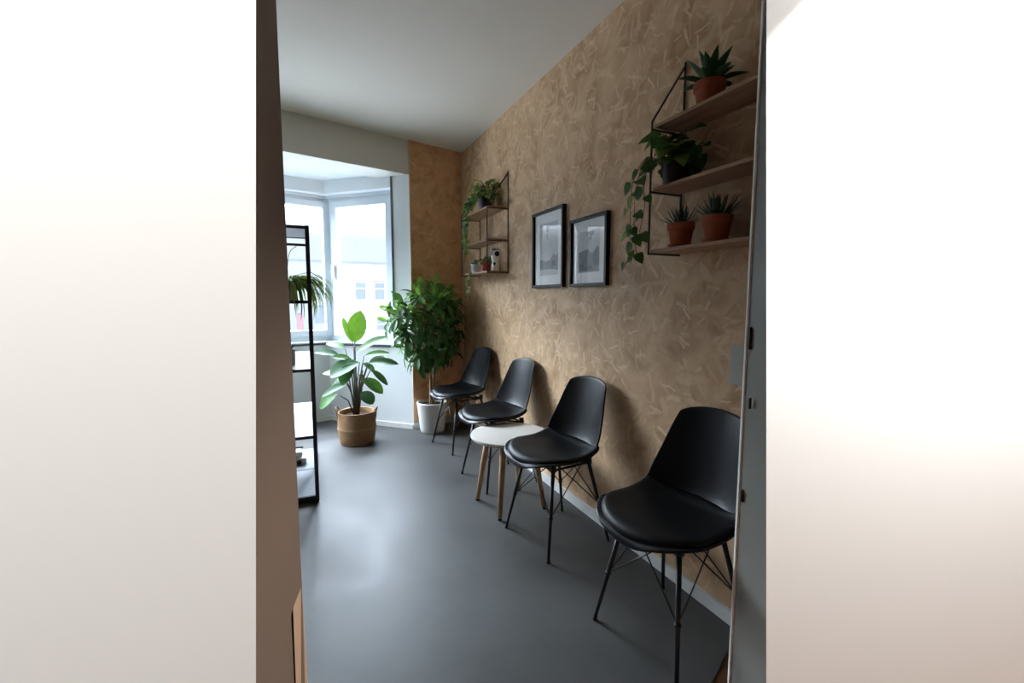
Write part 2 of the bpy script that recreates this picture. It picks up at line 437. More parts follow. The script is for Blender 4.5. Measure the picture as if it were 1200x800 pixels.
def window(n, O, t, nout, length, cas, ledge=True):
    """O left end seen from inside, t direction to the right, nout outward; cas = glass spans (u0,u1)"""
    M = Matrix(((t.x, nout.x, 0, O.x), (t.y, nout.y, 0, O.y), (0, 0, 1, 0), (0, 0, 0, 1)))
    fr = bmesh.new()
    bar(fr, M, 0, length, 0, .07, ZS, .855)
    bar(fr, M, 0, length, 0, .07, 2.165, ZH+.06)
    bar(fr, M, 0, length, -.02, .0, 2.20, ZH+.04)                      # roller head ledge
    bar(fr, M, 0, .035, 0, .07, ZS, ZH); bar(fr, M, length-.035, length, 0, .07, ZS, ZH)
    prev = None
    for (a, b) in cas:
        s = .062                                                       # casement stiles and rails
        bar(fr, M, a-s, a, -.018, .05, .845, 2.17); bar(fr, M, b, b+s, -.018, .05, .845, 2.17)
        bar(fr, M, a-.001, b+.001, -.018, .05, .845, .905); bar(fr, M, a-.001, b+.001, -.018, .05, 2.108, 2.17)
        if prev is not None: bar(fr, M, prev+s-.005, a-s+.005, 0, .07, .85, 2.17)
        prev = b
    w = struct('window_%d' % n, fr, FRAMEW)
    gl = bmesh.new()
    for (a, b) in cas:
        v = [gl.verts.new(M @ Vector(q)) for q in ((a-.01, .02, .895), (b+.01, .02, .895), (b+.01, .02, 2.118), (a-.01, .02, 2.118))]
        gl.faces.new(v)
    g = obj('pane', gl, GLASS, w, smooth=False)
    sl = bmesh.new(); bar(sl, M, .0, length, -REC-.012, .0, ZS-.004, ZS+.012, .003); s = obj('sill', sl, FRAMEW, w, smooth=False)
    dk = bmesh.new(); bar(dk, M, .0, length, -REC-.006, -REC+.004, ZS-.022, ZS-.004, 0); obj('sill_shadow_gap', dk, SHADOWGAP, w, smooth=False)
    hd = bmesh.new()
    for (a, b) in cas: bar(hd, M, a-.045, a-.025, -.05, -.02, 1.42, 1.55, .004)
    obj('handle', hd, FRAMEW, w, smooth=False)
    return w, M
tA = e; oA = bay_fr[2]
window(1, oA, tA, nA, (bay_fr[1]-bay_fr[2]).length, [(.10, .60), (.74, (bay_fr[1]-bay_fr[2]).length-.045-.002)])
tB = (bay_fr[0]-bay_fr[1]).normalized(); nB = Vector((-tB.y, tB.x))
w2, MB = window(2, bay_fr[1], tB, nB, .775, [(.115, .693)])
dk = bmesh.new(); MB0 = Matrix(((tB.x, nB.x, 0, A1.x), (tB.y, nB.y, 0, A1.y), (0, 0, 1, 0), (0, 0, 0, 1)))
bar(dk, MB0, .764, .779, -.010, .004, ZS-.012, 2.343, .002)  # thin dark strips painted in as the shade beside and under this frame
bar(dk, MB, .0, .79, -REC-.02, -REC-.012, ZS-.012, ZS, 0); obj('side_shadow_strip', dk, SHADOWGAP, w2, smooth=False)
tC = (bay_fr[2]-bay_fr[3]).normalized(); nC = Vector((-tC.y, tC.x)); lc = (bay_fr[2]-bay_fr[3]).length
window(3, bay_fr[3]+tC*.2, tC, nC, lc-.2, [(.10, lc-.2-.115)])

for k, c in enumerate((bay_fr[1], bay_fr[2])):
    bm = bmesh.new(); tube(bm, [(c.x, c.y+.03, ZS), (c.x, c.y+.03, ZH+.06)], .045, 12); struct('trim_%d' % (5+k), bm, FRAMEW)
# skirting
def skirt(name, P, Q, h=.06, t=.014, side=1, m=SKIRT):
    P = Vector(P); Q = Vector(Q); d = (Q-P).normalized(); nn = Vector((d.y, -d.x))*side
    b = bmesh.new(); prism(b, [P, Q, Q+nn*t, P+nn*t], 0, h); return struct(name, b, m)
skirt('baseboard_right', (WX, .9), (WX, yb(WX)-.002), .055, .014, -1)
skirt('baseboard_back', B0, (WX-.014, yb(WX-.014)), .06, .014, 1)
skirt('baseboard_bay_right', A1, B0, .045, .012, 1)
skirt('baseboard_bay_back', A2, A1, .045, .012, 1)
skirt('baseboard_bay_left', L0, A2, .045, .012, 1)

# doorway the view is taken from: left pier, right pier, lintel, hall
HYL = .385; HXL = -.0357
def lean(x0, k, z): return x0+k*(z-1.19)
bm = bmesh.new()
def pier(b, room, hall, far_room, far_hall, kx_hall, kx_room, z1=CH):
    """four cornered pier whose hall-side arris is a little out of plumb"""
    rows = []
    for z in (0, z1):
        rows.append([b.verts.new((room[0]+kx_room*(z-1.19), room[1], z)), b.verts.new((far_room[0], far_room[1], z)),
                     b.verts.new((far_hall[0], far_hall[1], z)), b.verts.new((hall[0]+kx_hall[0]*(z-1.19), hall[1]+kx_hall[1]*(z-1.19), z))])
    lo, hi = rows
    b.faces.new(lo[::-1]); b.faces.new(hi)
    fs = []
    for i in range(4):
        f = b.faces.new((lo[i], lo[(i+1) % 4], hi[(i+1) % 4], hi[i])); fs.append(f)
    return fs
fs = pier(bm, (-.0222, .70), (HXL, HYL), (LX, .70), (LX, HYL), (.0448, 0), 0)
# faces: 0 room side, 1 far end, 2 hall face, 3 reveal
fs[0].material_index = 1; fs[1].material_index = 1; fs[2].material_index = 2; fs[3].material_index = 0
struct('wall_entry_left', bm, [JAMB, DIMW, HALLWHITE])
JR = Vector((1.10, .867))
bm = bmesh.new()
CR = Vector((1.05, .7735))
hallR = Vector((2.75, .30))
kk = .0448*1.3
fs = pier(bm, JR, CR, (2.75, JR.y), hallR, (0, .059), 0)
fs[0].material_index = 1; fs[1].material_index = 1; fs[2].material_index = 2; fs[3].material_index = 0
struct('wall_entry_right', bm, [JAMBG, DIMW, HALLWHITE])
bm = bmesh.new()                                                        # rounded door lining on the room side arris, edge highlight painted in as paler colour
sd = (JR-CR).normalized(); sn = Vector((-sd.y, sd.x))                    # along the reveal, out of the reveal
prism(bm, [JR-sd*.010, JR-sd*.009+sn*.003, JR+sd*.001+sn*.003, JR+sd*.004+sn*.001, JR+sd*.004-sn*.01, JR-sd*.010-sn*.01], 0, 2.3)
struct('trim_3', bm, mat('lining_edge_highlight', lin(236, 234, 228), .5))
bm = bmesh.new()
MR = Matrix(((sd.x, sn.x, 0, JR.x), (sd.y, sn.y, 0, JR.y), (0, 0, 1, 0), (0, 0, 0, 1)))
box(bm, (-.026, -.004, 1.085), (-.017, .0022, 1.145), .0008, MR)
box(bm, (-.044, -.004, .925), (-.040, .0022, .955), .0008, MR)
box(bm, (-.026, -.004, .655), (-.021, .0022, .690), .0008, MR)
o = obj('strike_plate', bm, STEEL, bpy.data.objects['wall_entry_right'], smooth=False); o['label'] = 'dark metal strike plates'
bm = bmesh.new(); box(bm, (-.3, .45, 2.3), (1.5, .80, CH)); struct('wall_entry_top', bm, DIMW)
bm = bmesh.new()                                                        # thin pale wood strip at the foot of the left lining
hx = lambda z: HXL+.0448*(z-1.19)
prism(bm, [(0, .64), (-.0130, .70), (-.0130, .712), (-.034, .712)], 0, .80)
for v in bm.verts:
    if v.co.y < .65: v.co.x = -.0222+(.06/.315)*(hx(v.co.z)+.0222)-.004
    elif v.co.z > .5 and v.co.x > -.03: v.co.x = -.0225
struct('trim_4', bm, mat('pale_strip', lin(112, 90, 70), .6))
# the dim hall behind the camera
bm = bmesh.new(); box(bm, (-2.2, -2.2, 0), (3.4, -2.0, CH)); struct('wall_hall_back', bm, HALLDARK)
bm = bmesh.new(); box(bm, (LX-.2, -2.2, 0), (LX, .6, CH)); struct('wall_hall_left', bm, HALLDARK)
bm = bmesh.new(); box(bm, (2.75, -2.2, 0), (2.95, .29, CH)); struct('wall_hall_right', bm, HALLDARK)
bm = bmesh.new(); box(bm, (LX-.2, -2.2, CH), (2.95, .7, CH+.1)); struct('ceiling_hall', bm, HALLDARK)

# ------------------------------------------------------------------ chairs
PROF = [(.248, .412, .19, 0), (.246, .433, .205, 0), (.226, .450, .217, .004), (.16, .456, .226, .012), (.08, .447, .228, .02), (0, .440, .226, .03),
        (-.07, .440, .221, .048), (-.120, .451, .214, .066), (-.152, .482, .206, .074), (-.172, .54, .202, .068), (-.190, .62, .184, .054),
        (-.210, .71, .162, .042), (-.227, .78, .142, .030), (-.235, .811, .134, .026)]
DENSE = catmull(PROF, 10)
S = [0]
for a, b in zip(DENSE, DENSE[1:]): S.append(S[-1]+math.hypot(b[0]-a[0], b[1]-a[1]))
def prof_at(s):
    s = max(0, min(S[-1]-1e-6, s))
    for i in range(len(S)-1):
        if S[i+1] >= s:
            k = (s-S[i])/(S[i+1]-S[i]); A, B = DENSE[i], DENSE[i+1]
            v = [p+(q-p)*k for p, q in zip(A, B)]
            i0, i1 = max(0, i-3), min(len(S)-1, i+4)
            t = Vector((DENSE[i1][0]-DENSE[i0][0], DENSE[i1][1]-DENSE[i0][1])).normalized()
            return v, t
def shell_pt(s, v, off=0.):
    (a, z, w, lift), t = prof_at(s)
    n = Vector((t.y, -t.x))
    h = lift*abs(v)**2.3+off
    return Vector((-(a+n.x*h), w*v, z+n.y*h)), n
def shell_grid(bm, s_lo, s_hi, rf, rt, nu, nv, offf, vmax=1.):
    g = []
    for j in range(nv+1):
        v = -1+2*j/nv; vv = math.sin(v*PI/2)*.985
        c = 1-math.sqrt(max(0, 1-vv*vv))
        a, b = s_lo+rf*c, s_hi-rt*c
        col = []
        for i in range(nu+1):
            u = i/nu
            s = a+(b-a)*u
            edge = min(1, min(u, 1-u)*9)*min(1, (1-abs(vv))*9/.9)
            p, n = shell_pt(s, vv*vmax, offf(edge))
            col.append(bm.verts.new(p))
        g.append(col)
    for A, B in zip(g, g[1:]):
        for i in range(nu): bm.faces.new((A[i], B[i], B[i+1], A[i+1]))
    return g

def make_chair(name, label, group):
    t = thing(name, label, 'chair', group=group)
    bm = bmesh.new(); shell_grid(bm, 0, S[-1], .17, .05, 40, 22, lambda q: 0)
    sh = obj('seat_shell', bm, BLACKP, t)
    so = sh.modifiers.new('thick', 'SOLIDIFY'); so.thickness = .009; so.offset = 0
    sb = sh.modifiers.new('smooth', 'SUBSURF'); sb.levels = 1; sb.render_levels = 1
    # padded seat cushion from front lip to the foot of the back
    bm = bmesh.new(); pad = lambda q: .005+.015*math.sqrt(max(0, 1-(1-q)**2))
    top = shell_grid(bm, .028, .445, .165, .06, 22, 20, pad, .965)
    bot = shell_grid(bm, .028, .445, .165, .06, 22, 20, lambda q: .0045, .965)
    def rim(g): return [c[0] for c in g]+[v for v in g[-1][1:]]+[c[-1] for c in g[::-1]][1:]+[v for v in g[0][::-1]][1:-1]
    ra, rb = rim(top), rim(bot)
    for i in range(len(ra)):
        j = (i+1) % len(ra)
        try: bm.faces.new((ra[i], rb[i], rb[j], ra[j]))
        except ValueError: pass
    bmesh.ops.remove_doubles(bm, verts=bm.verts, dist=.0002)
    obj('seat_cushion', bm, BLACKL, t)
    # steel base: top ring, four splayed legs, wire braces between them
    TOP = [(-.115, -.125), (-.115, .125), (.105, .125), (.105, -.125)]
    FT = [(-.188, -.192), (-.188, .192), (.188, .192), (.188, -.192)]
    zt = .405
    bm = bmesh.new()
    for i in range(4):
        j = (i+1) % 4; tube(bm, [(*TOP[i], zt), (*TOP[j], zt)], .006, 8)
    tube(bm, [(*TOP[0], zt), (*TOP[2], zt)], .006, 8); tube(bm, [(*TOP[1], zt), (*TOP[3], zt)], .006, 8)
    box(bm, (-.05, -.05, zt-.004), (.05, .05, zt+.026), .004)
    for (x, y) in TOP: lathe(bm, [(0, zt-.004), (.017, zt-.004), (.015, zt+.028), (0, zt+.03)], 12, (x, y, 0))
    obj('base_frame', bm, BLACKM, t)
    for i in range(4):
        bm = bmesh.new(); a = Vector((*TOP[i], zt)); b = Vector((*FT[i], 0)); d = b-a
        tube(bm, [a, a+d*.5, a+d*.965], [.0095, .0085, .007], 10)
        lg = obj('leg', bm, BLACKM, t)
        bm = bmesh.new(); tube(bm, [a+d*.962, b], [.0088, .0085], 10); obj('foot_cap', bm, BLACKM, lg)
    for i in range(4):
        bm = bmesh.new(); a = Vector((*TOP[i], zt)); b = Vector((*FT[i], 0)); q = a+(b-a)*.52
        for j in ((i+1) % 4, (i-1) % 4):
            end = Vector((*TOP[i], zt)).lerp(Vector((*TOP[j], zt)), .78)
            tube(bm, [q, end], .0028, 6)
        tube(bm, [q-(b-a)*.012, q+(b-a)*.012], .0115, 8)
        obj('wire_brace', bm, BLACKM, t)
    return t
GC = 'padded shell chairs in a row along the strand board wall'
ch = make_chair('shell_chair', '', GC)
CH_ = [((1.15, 3.545), 9, 'black padded shell chair next to the white pot, farthest of the row'),
       ((1.152, 2.768), 6, 'black padded shell chair just behind the round white table'),
       ((1.138, 1.958), 7, 'black padded shell chair just in front of the round white table, near side'),
       ((1.165, 1.178), 6, 'black padded shell chair nearest the doorway, below the near plant shelf')]
for i, ((x, y), a, lab) in enumerate(CH_):
    if i == 0:
        ch.location = (x, y, 0); ch.rotation_euler = (0, 0, math.radians(a)); ch['label'] = lab
    else: dup(ch, (x, y, 0), math.radians(a), lab)

# ------------------------------------------------------------------ round side table
t = thing('side_table', 'small round white side table on four splayed pale wood legs', 'table', (1.06, 2.37, 0))
bm = bmesh.new(); lathe(bm, [(0, .415), (.222, .415), (.229, .4165), (.232, .421), (.232, .430), (.229, .4345), (.222, .436), (0, .436)], 72)
autosmooth(obj('table_top', bm, TABLEW, t))
for a in (40, 130, 220, 310):
    bm = bmesh.new(); c, s = math.cos(math.radians(a+10)), math.sin(math.radians(a+10))
    tube(bm, [(c*.135, s*.135, .415), (c*.17, s*.17, .22), (c*.205, s*.205, .012)], [.0185, .0165, .0125], 16)
    lg = obj('leg', bm, BEECH, t)
    bm = bmesh.new(); tube(bm, [(c*.205, s*.205, .013), (c*.2075, s*.2075, 0)], [.0115, .011], 12); obj('foot_pad', bm, BLACKM, lg)

# ------------------------------------------------------------------ basket plant
def tube_path(a, b, sag=.0, n=6, out=None):
    a = Vector(a); b = Vector(b); pts = []
    for i in range(n+1):
        k = i/n; p = a.lerp(b, k); p.z += sag*math.sin(k*PI); pts.append(p)
    return pts
t = thing('potted_plant', 'broad-leaved green plant in a woven seagrass basket under the bay window', 'plant', (.35, 3.965, 0))
R = Vector((.911, -.412, 0)); BK = Vector((.412, .911, 0))
bm = bmesh.new()
lathe(bm, [(0, 0), (.128, 0), (.138, .012), (.147, .06), (.153, .11), (.155, .125)], 64)
lathe(bm, [(.155, .150), (.154, .19), (.151, .245), (.149, .262), (.151, .270), (.147, .274), (.141, .268), (.141, .20), (.14, .06), (0, .05)], 64)
bk = obj('basket', bm, BASKET, t)
bm = bmesh.new(); lathe(bm, [(.155, .125), (.1575, .130), (.158, .138), (.1575, .146), (.155, .150)], 64); obj('woven_band', bm, BASKET2, bk)
for s in (-1, 1):
    bm = bmesh.new(); c = R*s*.148
    tube(bm, [c+BK*.035+Vector((0, 0, .20)), c+BK*.034+R*s*.008+Vector((0, 0, .27)), c+BK*.02+R*s*.022+Vector((0, 0, .302)), c-BK*.015+R*s*.026+Vector((0, 0, .306)),
              c-BK*.032+R*s*.012+Vector((0, 0, .28)), c-BK*.035+Vector((0, 0, .20))], .0055, 8)
    obj('handle', bm, BASKET, bk)
bm = bmesh.new(); lathe(bm, [(0, .238), (.08, .236), (.140, .232)], 40); obj('soil', bm, SOIL, t)
# leaves: (base u,z) (tip u,z) width, depth of base/tip, material   (u right, z up, metres)
sc_ = .0071
def uz(px, py): return ((px-418)*sc_, .755-(py-415)*sc_)
LV = [((418, 402), (426.5, 365), 22, .00, -.02, 0, .02), ((415, 403), (402, 373), 8, .03, .05, 0, .05), ((419, 413), (456, 394), 12, -.01, -.06, 1, .25),
      ((404, 409), (375, 404), 9, .05, .12, 1, .3), ((401, 416), (372, 413), 9, -.02, -.04, 2, .3), ((416, 421), (397, 417), 9, -.03, -.1, 1, .3),
      ((427, 423), (400, 438), 22, -.08, -.2, 2, .35), ((421, 424), (413, 446), 15, -.1, -.2, 2, .5), ((434, 425), (468, 428), 11, -.02, .02, 2, .35), ((426, 418), (454, 416), 9, .06, .12, 1, .25),
      ((438, 432), (457, 450), 7, -.04, -.08, 2, .3), ((402, 441), (373, 440), 9, .03, .06, 1, .35), ((399, 446), (383, 455), 8, .08, .1, 2, .3),
      ((411, 449), (386, 462), 10, -.06, -.14, 2, .3), ((398, 461), (381, 477), 15, -.05, -.11, 1, .35), ((427, 443), (450, 461), 13, -.03, -.06, 1, .35),
      ((427, 458), (441, 471), 13, -.06, -.12, 2, .35), ((424, 427), (438, 441), 11, .05, .1, 2, .4), ((412, 436), (400, 448), 9, .07, .12, 1, .3),
      ((414, 430), (404, 424), 9, .08, .16, 1, .3), ((430, 428), (448, 421), 9, .08, .15, 2, .3), ((420, 440), (424, 456), 9, .06, .1, 2, .4), ((408, 425), (392, 429), 9, .1, .2, 2, .3)]
bml = [bmesh.new(), bmesh.new(), bmesh.new()]; bms = bmesh.new()
bmf = bmesh.new()
for (b, tip, W, db, dt, mi, dr) in LV:
    bu, bz = uz(*b); tu, tz = uz(*tip)
    P = R*bu+BK*db+Vector((0, 0, bz)); Q = R*tu+BK*dt+Vector((0, 0, tz)); d = Q-P; L = d.length
    face = Vector((-.35, -.75, .9)) if mi else Vector((-.5, -1, .15))
    up = Vector((0, 0, 1))*.9-BK*.55 if mi else -BK
    d2 = d.normalized()+Vector((0, 0, dr*.8))*(1 if mi else 0)
    leaf(bmf, P, d2, up, L*1.04, W*sc_*(1.2 if mi else 1), dr, .12, 'oval', mi)
    root = R*(bu*.12)+BK*(db*.15)+Vector((0, 0, .235))
    mid = root.lerp(P, .55); mid.z += .03; mid -= R*bu*.18
    tube(bms, [root, root.lerp(mid, .5), mid, P.lerp(mid, .4), P, P+d2.normalized()*.01], [.007, .006, .005, .004, .0032, .002], 7)
tube(bms, [Vector((.0, 0, .23)), Vector((.004, 0, .45)), Vector((0, 0, .6)), R*0+Vector((0, 0, .76)), R*0+Vector((0, 0, .86))], [.012, .010, .009, .006, .004], 10)
tube(bms, [R*.012+Vector((0, 0, .23)), R*.03+Vector((0, 0, .40)), R*.05+Vector((0, 0, .52)), R*.06+Vector((0, 0, .62))], [.011, .009, .006, .004], 10)
obj('stems', bms, STEM, t); obj('foliage', bmf, [LF_BRIGHT, LF_MID, LF_DARK], t, recalc=False)

# ------------------------------------------------------------------ leafy tree in white pot
t = thing('potted_tree', 'leafy small tree with two slim trunks in a white pot in the corner', 'plant', (1.015, 4.025, 0))
bm = bmesh.new()
lathe(bm, [(0, 0), (.098, 0), (.106, .006), (.112, .03), (.130, .20), (.137, .262), (.139, .272), (.137, .279), (.131, .281), (.126, .277), (.124, .262), (.12, .2), (0, .19)], 64)
obj('pot', bm, POTW, t)
bm = bmesh.new(); lathe(bm, [(0, .258), (.07, .256), (.1235, .250)], 40); obj('soil', bm, SOIL, t)
for k in (-1, 1):
    bm = bmesh.new(); pts = [Vector((k*.018, 0, .25)), Vector((k*.016+.006, .01, .42)), Vector((k*.02, 0, .58)), Vector((k*.05, .01, .80)), Vector((k*.09, .0, 1.05))]
    tube(bm, catmull([tuple(p) for p in pts], 5), [.013-.0003*i for i in range(21)], 10); obj('trunk', bm, BARK, t)
bmf = bmesh.new(); bmb = bmesh.new()
rt = random.Random(21)
C0 = Vector((-.035, -.0, .98))
whorls = []
tries = 0
while len(whorls) < 72 and tries < 20000:
    tries += 1
    th_ = rt.uniform(0, 2*PI); zz = rt.uniform(-1, 1); rr = math.sqrt(1-zz*zz); k = rt.uniform(.55, 1)
    # top-heavy crown: wide at two thirds, narrowing to the foot
    prof = .55+.45*math.sin(max(0, min(1, (zz*k+1.05)/1.7))*PI*.62)
    p = Vector((math.cos(th_)*rr*k*.30*prof, math.sin(th_)*rr*k*.25*prof, zz*k*.37))
    p.x += .05*(1 if p.z > -.1 else 0)*(-p.x > 0)*-1*min(1, max(0, p.z/.2+.5))
    if any((p-q).length < .074 for q in whorls): continue
    if (C0+p).x+1.015+.20 > WX: continue
    whorls.append(p)
for p in whorls:
    base = C0+p
    out = Vector((p.x/.30, p.y/.25, p.z/.37*.5+.35)).normalized()
    tube(bmb, [Vector((p.x*.15, p.y*.15, C0.z+p.z*.6-.12)), base-out*.03, base], [.006, .004, .003], 6)
    n = rt.randint(6, 8); u = out.orthogonal().normalized(); w = out.cross(u)
    lowk = max(0, min(1, (p.z+.30)/.5))
    for q in range(n):
        a = 2*PI*q/n+rt.uniform(-.3, .3); spread = rt.uniform(.7, 1.25)
        d = out*math.cos(spread)+(u*math.cos(a)+w*math.sin(a))*math.sin(spread)
        d.z -= .15+.5*(1-lowk); d.normalize()
        L = rt.uniform(.14, .215)
        if base.y+d.y*L > yb(base.x+1.015)-4.025-.04: continue
        if base.x+1.015+d.x*L > WX-.02: continue
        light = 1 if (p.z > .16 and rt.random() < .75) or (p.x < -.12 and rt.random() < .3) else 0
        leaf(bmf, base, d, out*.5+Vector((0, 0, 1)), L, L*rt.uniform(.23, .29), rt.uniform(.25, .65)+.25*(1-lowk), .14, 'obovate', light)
    L = rt.uniform(.11, .15)
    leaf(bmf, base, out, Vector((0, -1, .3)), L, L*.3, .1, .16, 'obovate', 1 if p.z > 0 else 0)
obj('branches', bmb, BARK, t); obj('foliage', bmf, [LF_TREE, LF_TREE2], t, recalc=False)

# ------------------------------------------------------------------ wall shelves
def make_shelf(label, y0, y1, zb, dx, group):
    """wire ladder brackets on the wall at y0,y1 (y1>y0) carrying three boards"""
    t = thing('wall_shelf', label, 'shelf', (WX, (y0+y1)/2, zb), group=group)
    h = (y1-y0)/2; zl = (0, .24, .478)
    for s in (-1, 1):
        bm = bmesh.new(); y = s*h
        tube(bm, [(-.006, y, -.006), (-.006, y, .757)], .0042, 8)
        tube(bm, [(-dx, y, -.006), (-dx, y, .505), (-.006, y, .742)], .0042, 8)
        for z in zl: box(bm, (-dx, y-.004, z-.006), (-.002, y+.004, z+.001), .001)
        obj('wire_bracket', bm, SHELFM, t)
    for z in zl:
        bm = bmesh.new(); box(bm, (-dx+.006, -h+.005, z+.0012), (-.012, h-.005, z+.0135), .0015); obj('shelf_board', bm, SHELFWOOD, t, smooth=False)
    return t
GS = 'three-board wire wall shelves'
ZR, ZL = 1.402, 1.418
make_shelf('large wall shelf nearest the doorway, holding terracotta succulents, part hidden by the jamb', .885, 1.446, ZR, .165, GS)
make_shelf('smaller-looking wall shelf in the far corner, holding a red pot and a trailing plant', 3.20, 3.807, ZL, .175, GS)
BT = .0137

# terracotta pots
def terracotta(label, loc, r, h, kind, saucer=True, group=None, seed=1):
    t = thing('potted_succulent', label, 'plant', loc, group=group)
    z0 = .008 if saucer else 0
    bm = bmesh.new()
    lathe(bm, [(0, z0), (r*.70, z0), (r*.72, z0+.003), (r*.90, z0+h*.68), (r*.91, z0+h*.70), (r, z0+h*.72), (r*1.02, z0+h*.97), (r*1.0, z0+h), (r*.93, z0+h), (r*.90, z0+h*.9), (0, z0+h*.86)], 40)
    autosmooth(obj('pot', bm, TERRA, t), 40)
    if saucer:
        bm = bmesh.new(); lathe(bm, [(0, 0), (r*.82, 0), (r*.95, .012), (r*.92, .014), (r*.80, .0075), (0, .0075)], 36); obj('saucer', bm, TERRA, t)
    bm = bmesh.new(); lathe(bm, [(0, z0+h*.93), (r*.915, z0+h*.91)], 28); obj('soil', bm, SOIL, t)
    bm = bmesh.new(); rr = random.Random(seed); zt = z0+h*.9
    if kind == 'spiky':
        for ring, (n, el, L) in enumerate([(10, 18, .085), (9, 40, .085), (7, 62, .08), (4, 80, .07)]):
            for k in range(n):
                a = 2*PI*(k+.37*ring)/n+rr.uniform(-.15, .15); E = math.radians(el+rr.uniform(-8, 8))
                d = Vector((math.cos(a)*math.cos(E), math.sin(a)*math.cos(E), math.sin(E)))
                spike(bm, Vector((0, 0, zt))+Vector((d.x, d.y, 0))*.012, d, L*rr.uniform(.85, 1.15), .013, .3)
    elif kind == 'aloe':
        for ring, (n, el, L) in enumerate([(9, 25, .09), (8, 48, .09), (6, 68, .085), (3, 82, .075)]):
            for k in range(n):
                a = 2*PI*(k+.41*ring)/n+rr.uniform(-.15, .15); E = math.radians(el+rr.uniform(-8, 8))
                d = Vector((math.cos(a)*math.cos(E), math.sin(a)*math.cos(E), math.sin(E)))
                spike(bm, Vector((0, 0, zt))+Vector((d.x, d.y, 0))*.012, d, L*rr.uniform(.9, 1.2), .019, .25)
    else:
        for ring, (n, el, L) in enumerate([(7, 14, .115), (6, 45, .115), (4, 70, .125)]):
            for k in range(n):
                a = 2*PI*(k+.41*ring)/n+rr.uniform(-.12, .12); E = math.radians(el+rr.uniform(-8, 8))
                d = Vector((math.cos(a)*math.cos(E), math.sin(a)*math.cos(E), math.sin(E)))
                leaf(bm, Vector((0, 0, zt))+Vector((d.x, d.y, 0))*.01, d, (0, 0, 1), L*rr.uniform(.85, 1.1), .036, -.05+.2*(ring == 0), .3, 'lance')
    obj('leaves', bm, SUCC if kind != 'agave' else LF_DARK, t, smooth=kind == 'agave', recalc=kind != 'agave')
    return t
GT = 'succulents in terracotta pots on the near shelf'
terracotta('broad-leaved green succulent in a terracotta pot on the top board', (1.325, 1.240, ZR+.478+BT), .054, .085, 'agave', False, GT, 3)
terracotta('thin-spiked dark succulent in terracotta pot with saucer, left on the lowest board', (1.325, 1.352, ZR+BT), .050, .086, 'spiky', True, GT, 5)
terracotta('thick-leaved dark succulent in terracotta pot with saucer, right on the lowest board', (1.325, 1.183, ZR+BT), .051, .088, 'aloe', True, GT, 8)

# trailing plants
def trailing(name, label, loc, r, h, potmat, vines, clump, seed, lsize=.05, light=.25, cat='plant', group=None, clumpR=(.07, .07, .09)):
    t = thing(name, label, cat, loc, group=group); rr = random.Random(seed)
    bm = bmesh.new(); lathe(bm, [(0, 0), (r*.75, 0), (r*.78, .004), (r*.98, h*.9), (r, h), (r*.94, h), (r*.90, h*.88), (0, h*.85)], 32); autosmooth(obj('pot', bm, potmat, t), 45)
    bm = bmesh.new(); lathe(bm, [(0, h*.92), (r*.91, h*.9)], 24); obj('soil', bm, SOIL, t)
    bmf = bmesh.new(); bms = bmesh.new()
    for k in range(clump):
        a = rr.uniform(0, 2*PI); q = rr.uniform(.35, 1)
        p = Vector((math.cos(a)*clumpR[0]*q, math.sin(a)*clumpR[1]*q, h+rr.uniform(-.02, clumpR[2])))
        if loc[0]+p.x > WX-.035: p.x = WX-.035-loc[0]
        tube(bms, [Vector((p.x*.2, p.y*.2, h*.9)), Vector((p.x*.7, p.y*.7, max(h, p.z)+.015)), p], .0013, 5)
        d = Vector((math.cos(a), math.sin(a), rr.uniform(-.7, .3)))
        if loc[0]+p.x+d.x*lsize > WX-.008: d.x = -abs(d.x)*.3
        L = lsize*rr.uniform(.75, 1.25)
        leaf(bmf, p, d, Vector((-.6, -.5, .8)), L, L*.82, .35, .12, 'heart', int(rr.random() < light))
    for pts, n in vines:
        cp = catmull([tuple(Vector(p)) for p in pts], 8)
        tube(bms, cp, .0014, 5)
        for k in range(n):
            f = .12+.88*(k+rr.uniform(-.25, .25))/max(1, n-1) if n > 1 else 1
            f = max(.05, min(1, f)); P = Vector(cp[int(f*(len(cp)-1))])
            s = -1 if k % 2 else 1
            d = Vector((-.35*rr.random(), s*rr.uniform(.5, 1), rr.uniform(-1.0, -.1)))
            L = lsize*rr.uniform(.65, 1.1)*(1-.25*f)
            if loc[0]+P.x+abs(d.x)*L > WX-.02: d.x = -.5
            pe = P+d.normalized()*.018
            tube(bms, [P, pe], .001, 5)
            leaf(bmf, pe, d, Vector((-.8, -.5, .5)), L, L*.8, .3, .12, 'heart', int(rr.random() < light))
    obj('stems', bms, STEM, t); obj('foliage', bmf, [LF_POTHOS, LF_POTHOS2], t, recalc=False)
    return t
px, py_, pz = 1.315, 1.385, ZR+.24+BT
trailing('trailing_plant', 'dark trailing plant with heart-shaped leaves on the middle board of the large near shelf', (px, py_, pz), .052, .095, DARKPOT,
         [([(-.03, .03, .09), (-.065, .085, .12), (-.085, .115, .03), (-.088, .125, -.10), (-.085, .118, -.20), (-.08, .115, -.26)], 11),
          ([(-.02, .04, .09), (-.05, .10, .13), (-.07, .15, .06), (-.075, .165, -.02), (-.08, .158, -.12), (-.075, .165, -.21), (-.06, .20, -.29)], 9),
          ([(-.04, .0, .09), (-.09, .04, .09), (-.105, .05, .0), (-.10, .05, -.08), (-.10, .075, -.17)], 6)],
         54, 11, .07, .12, clumpR=(.08, .105, .11))
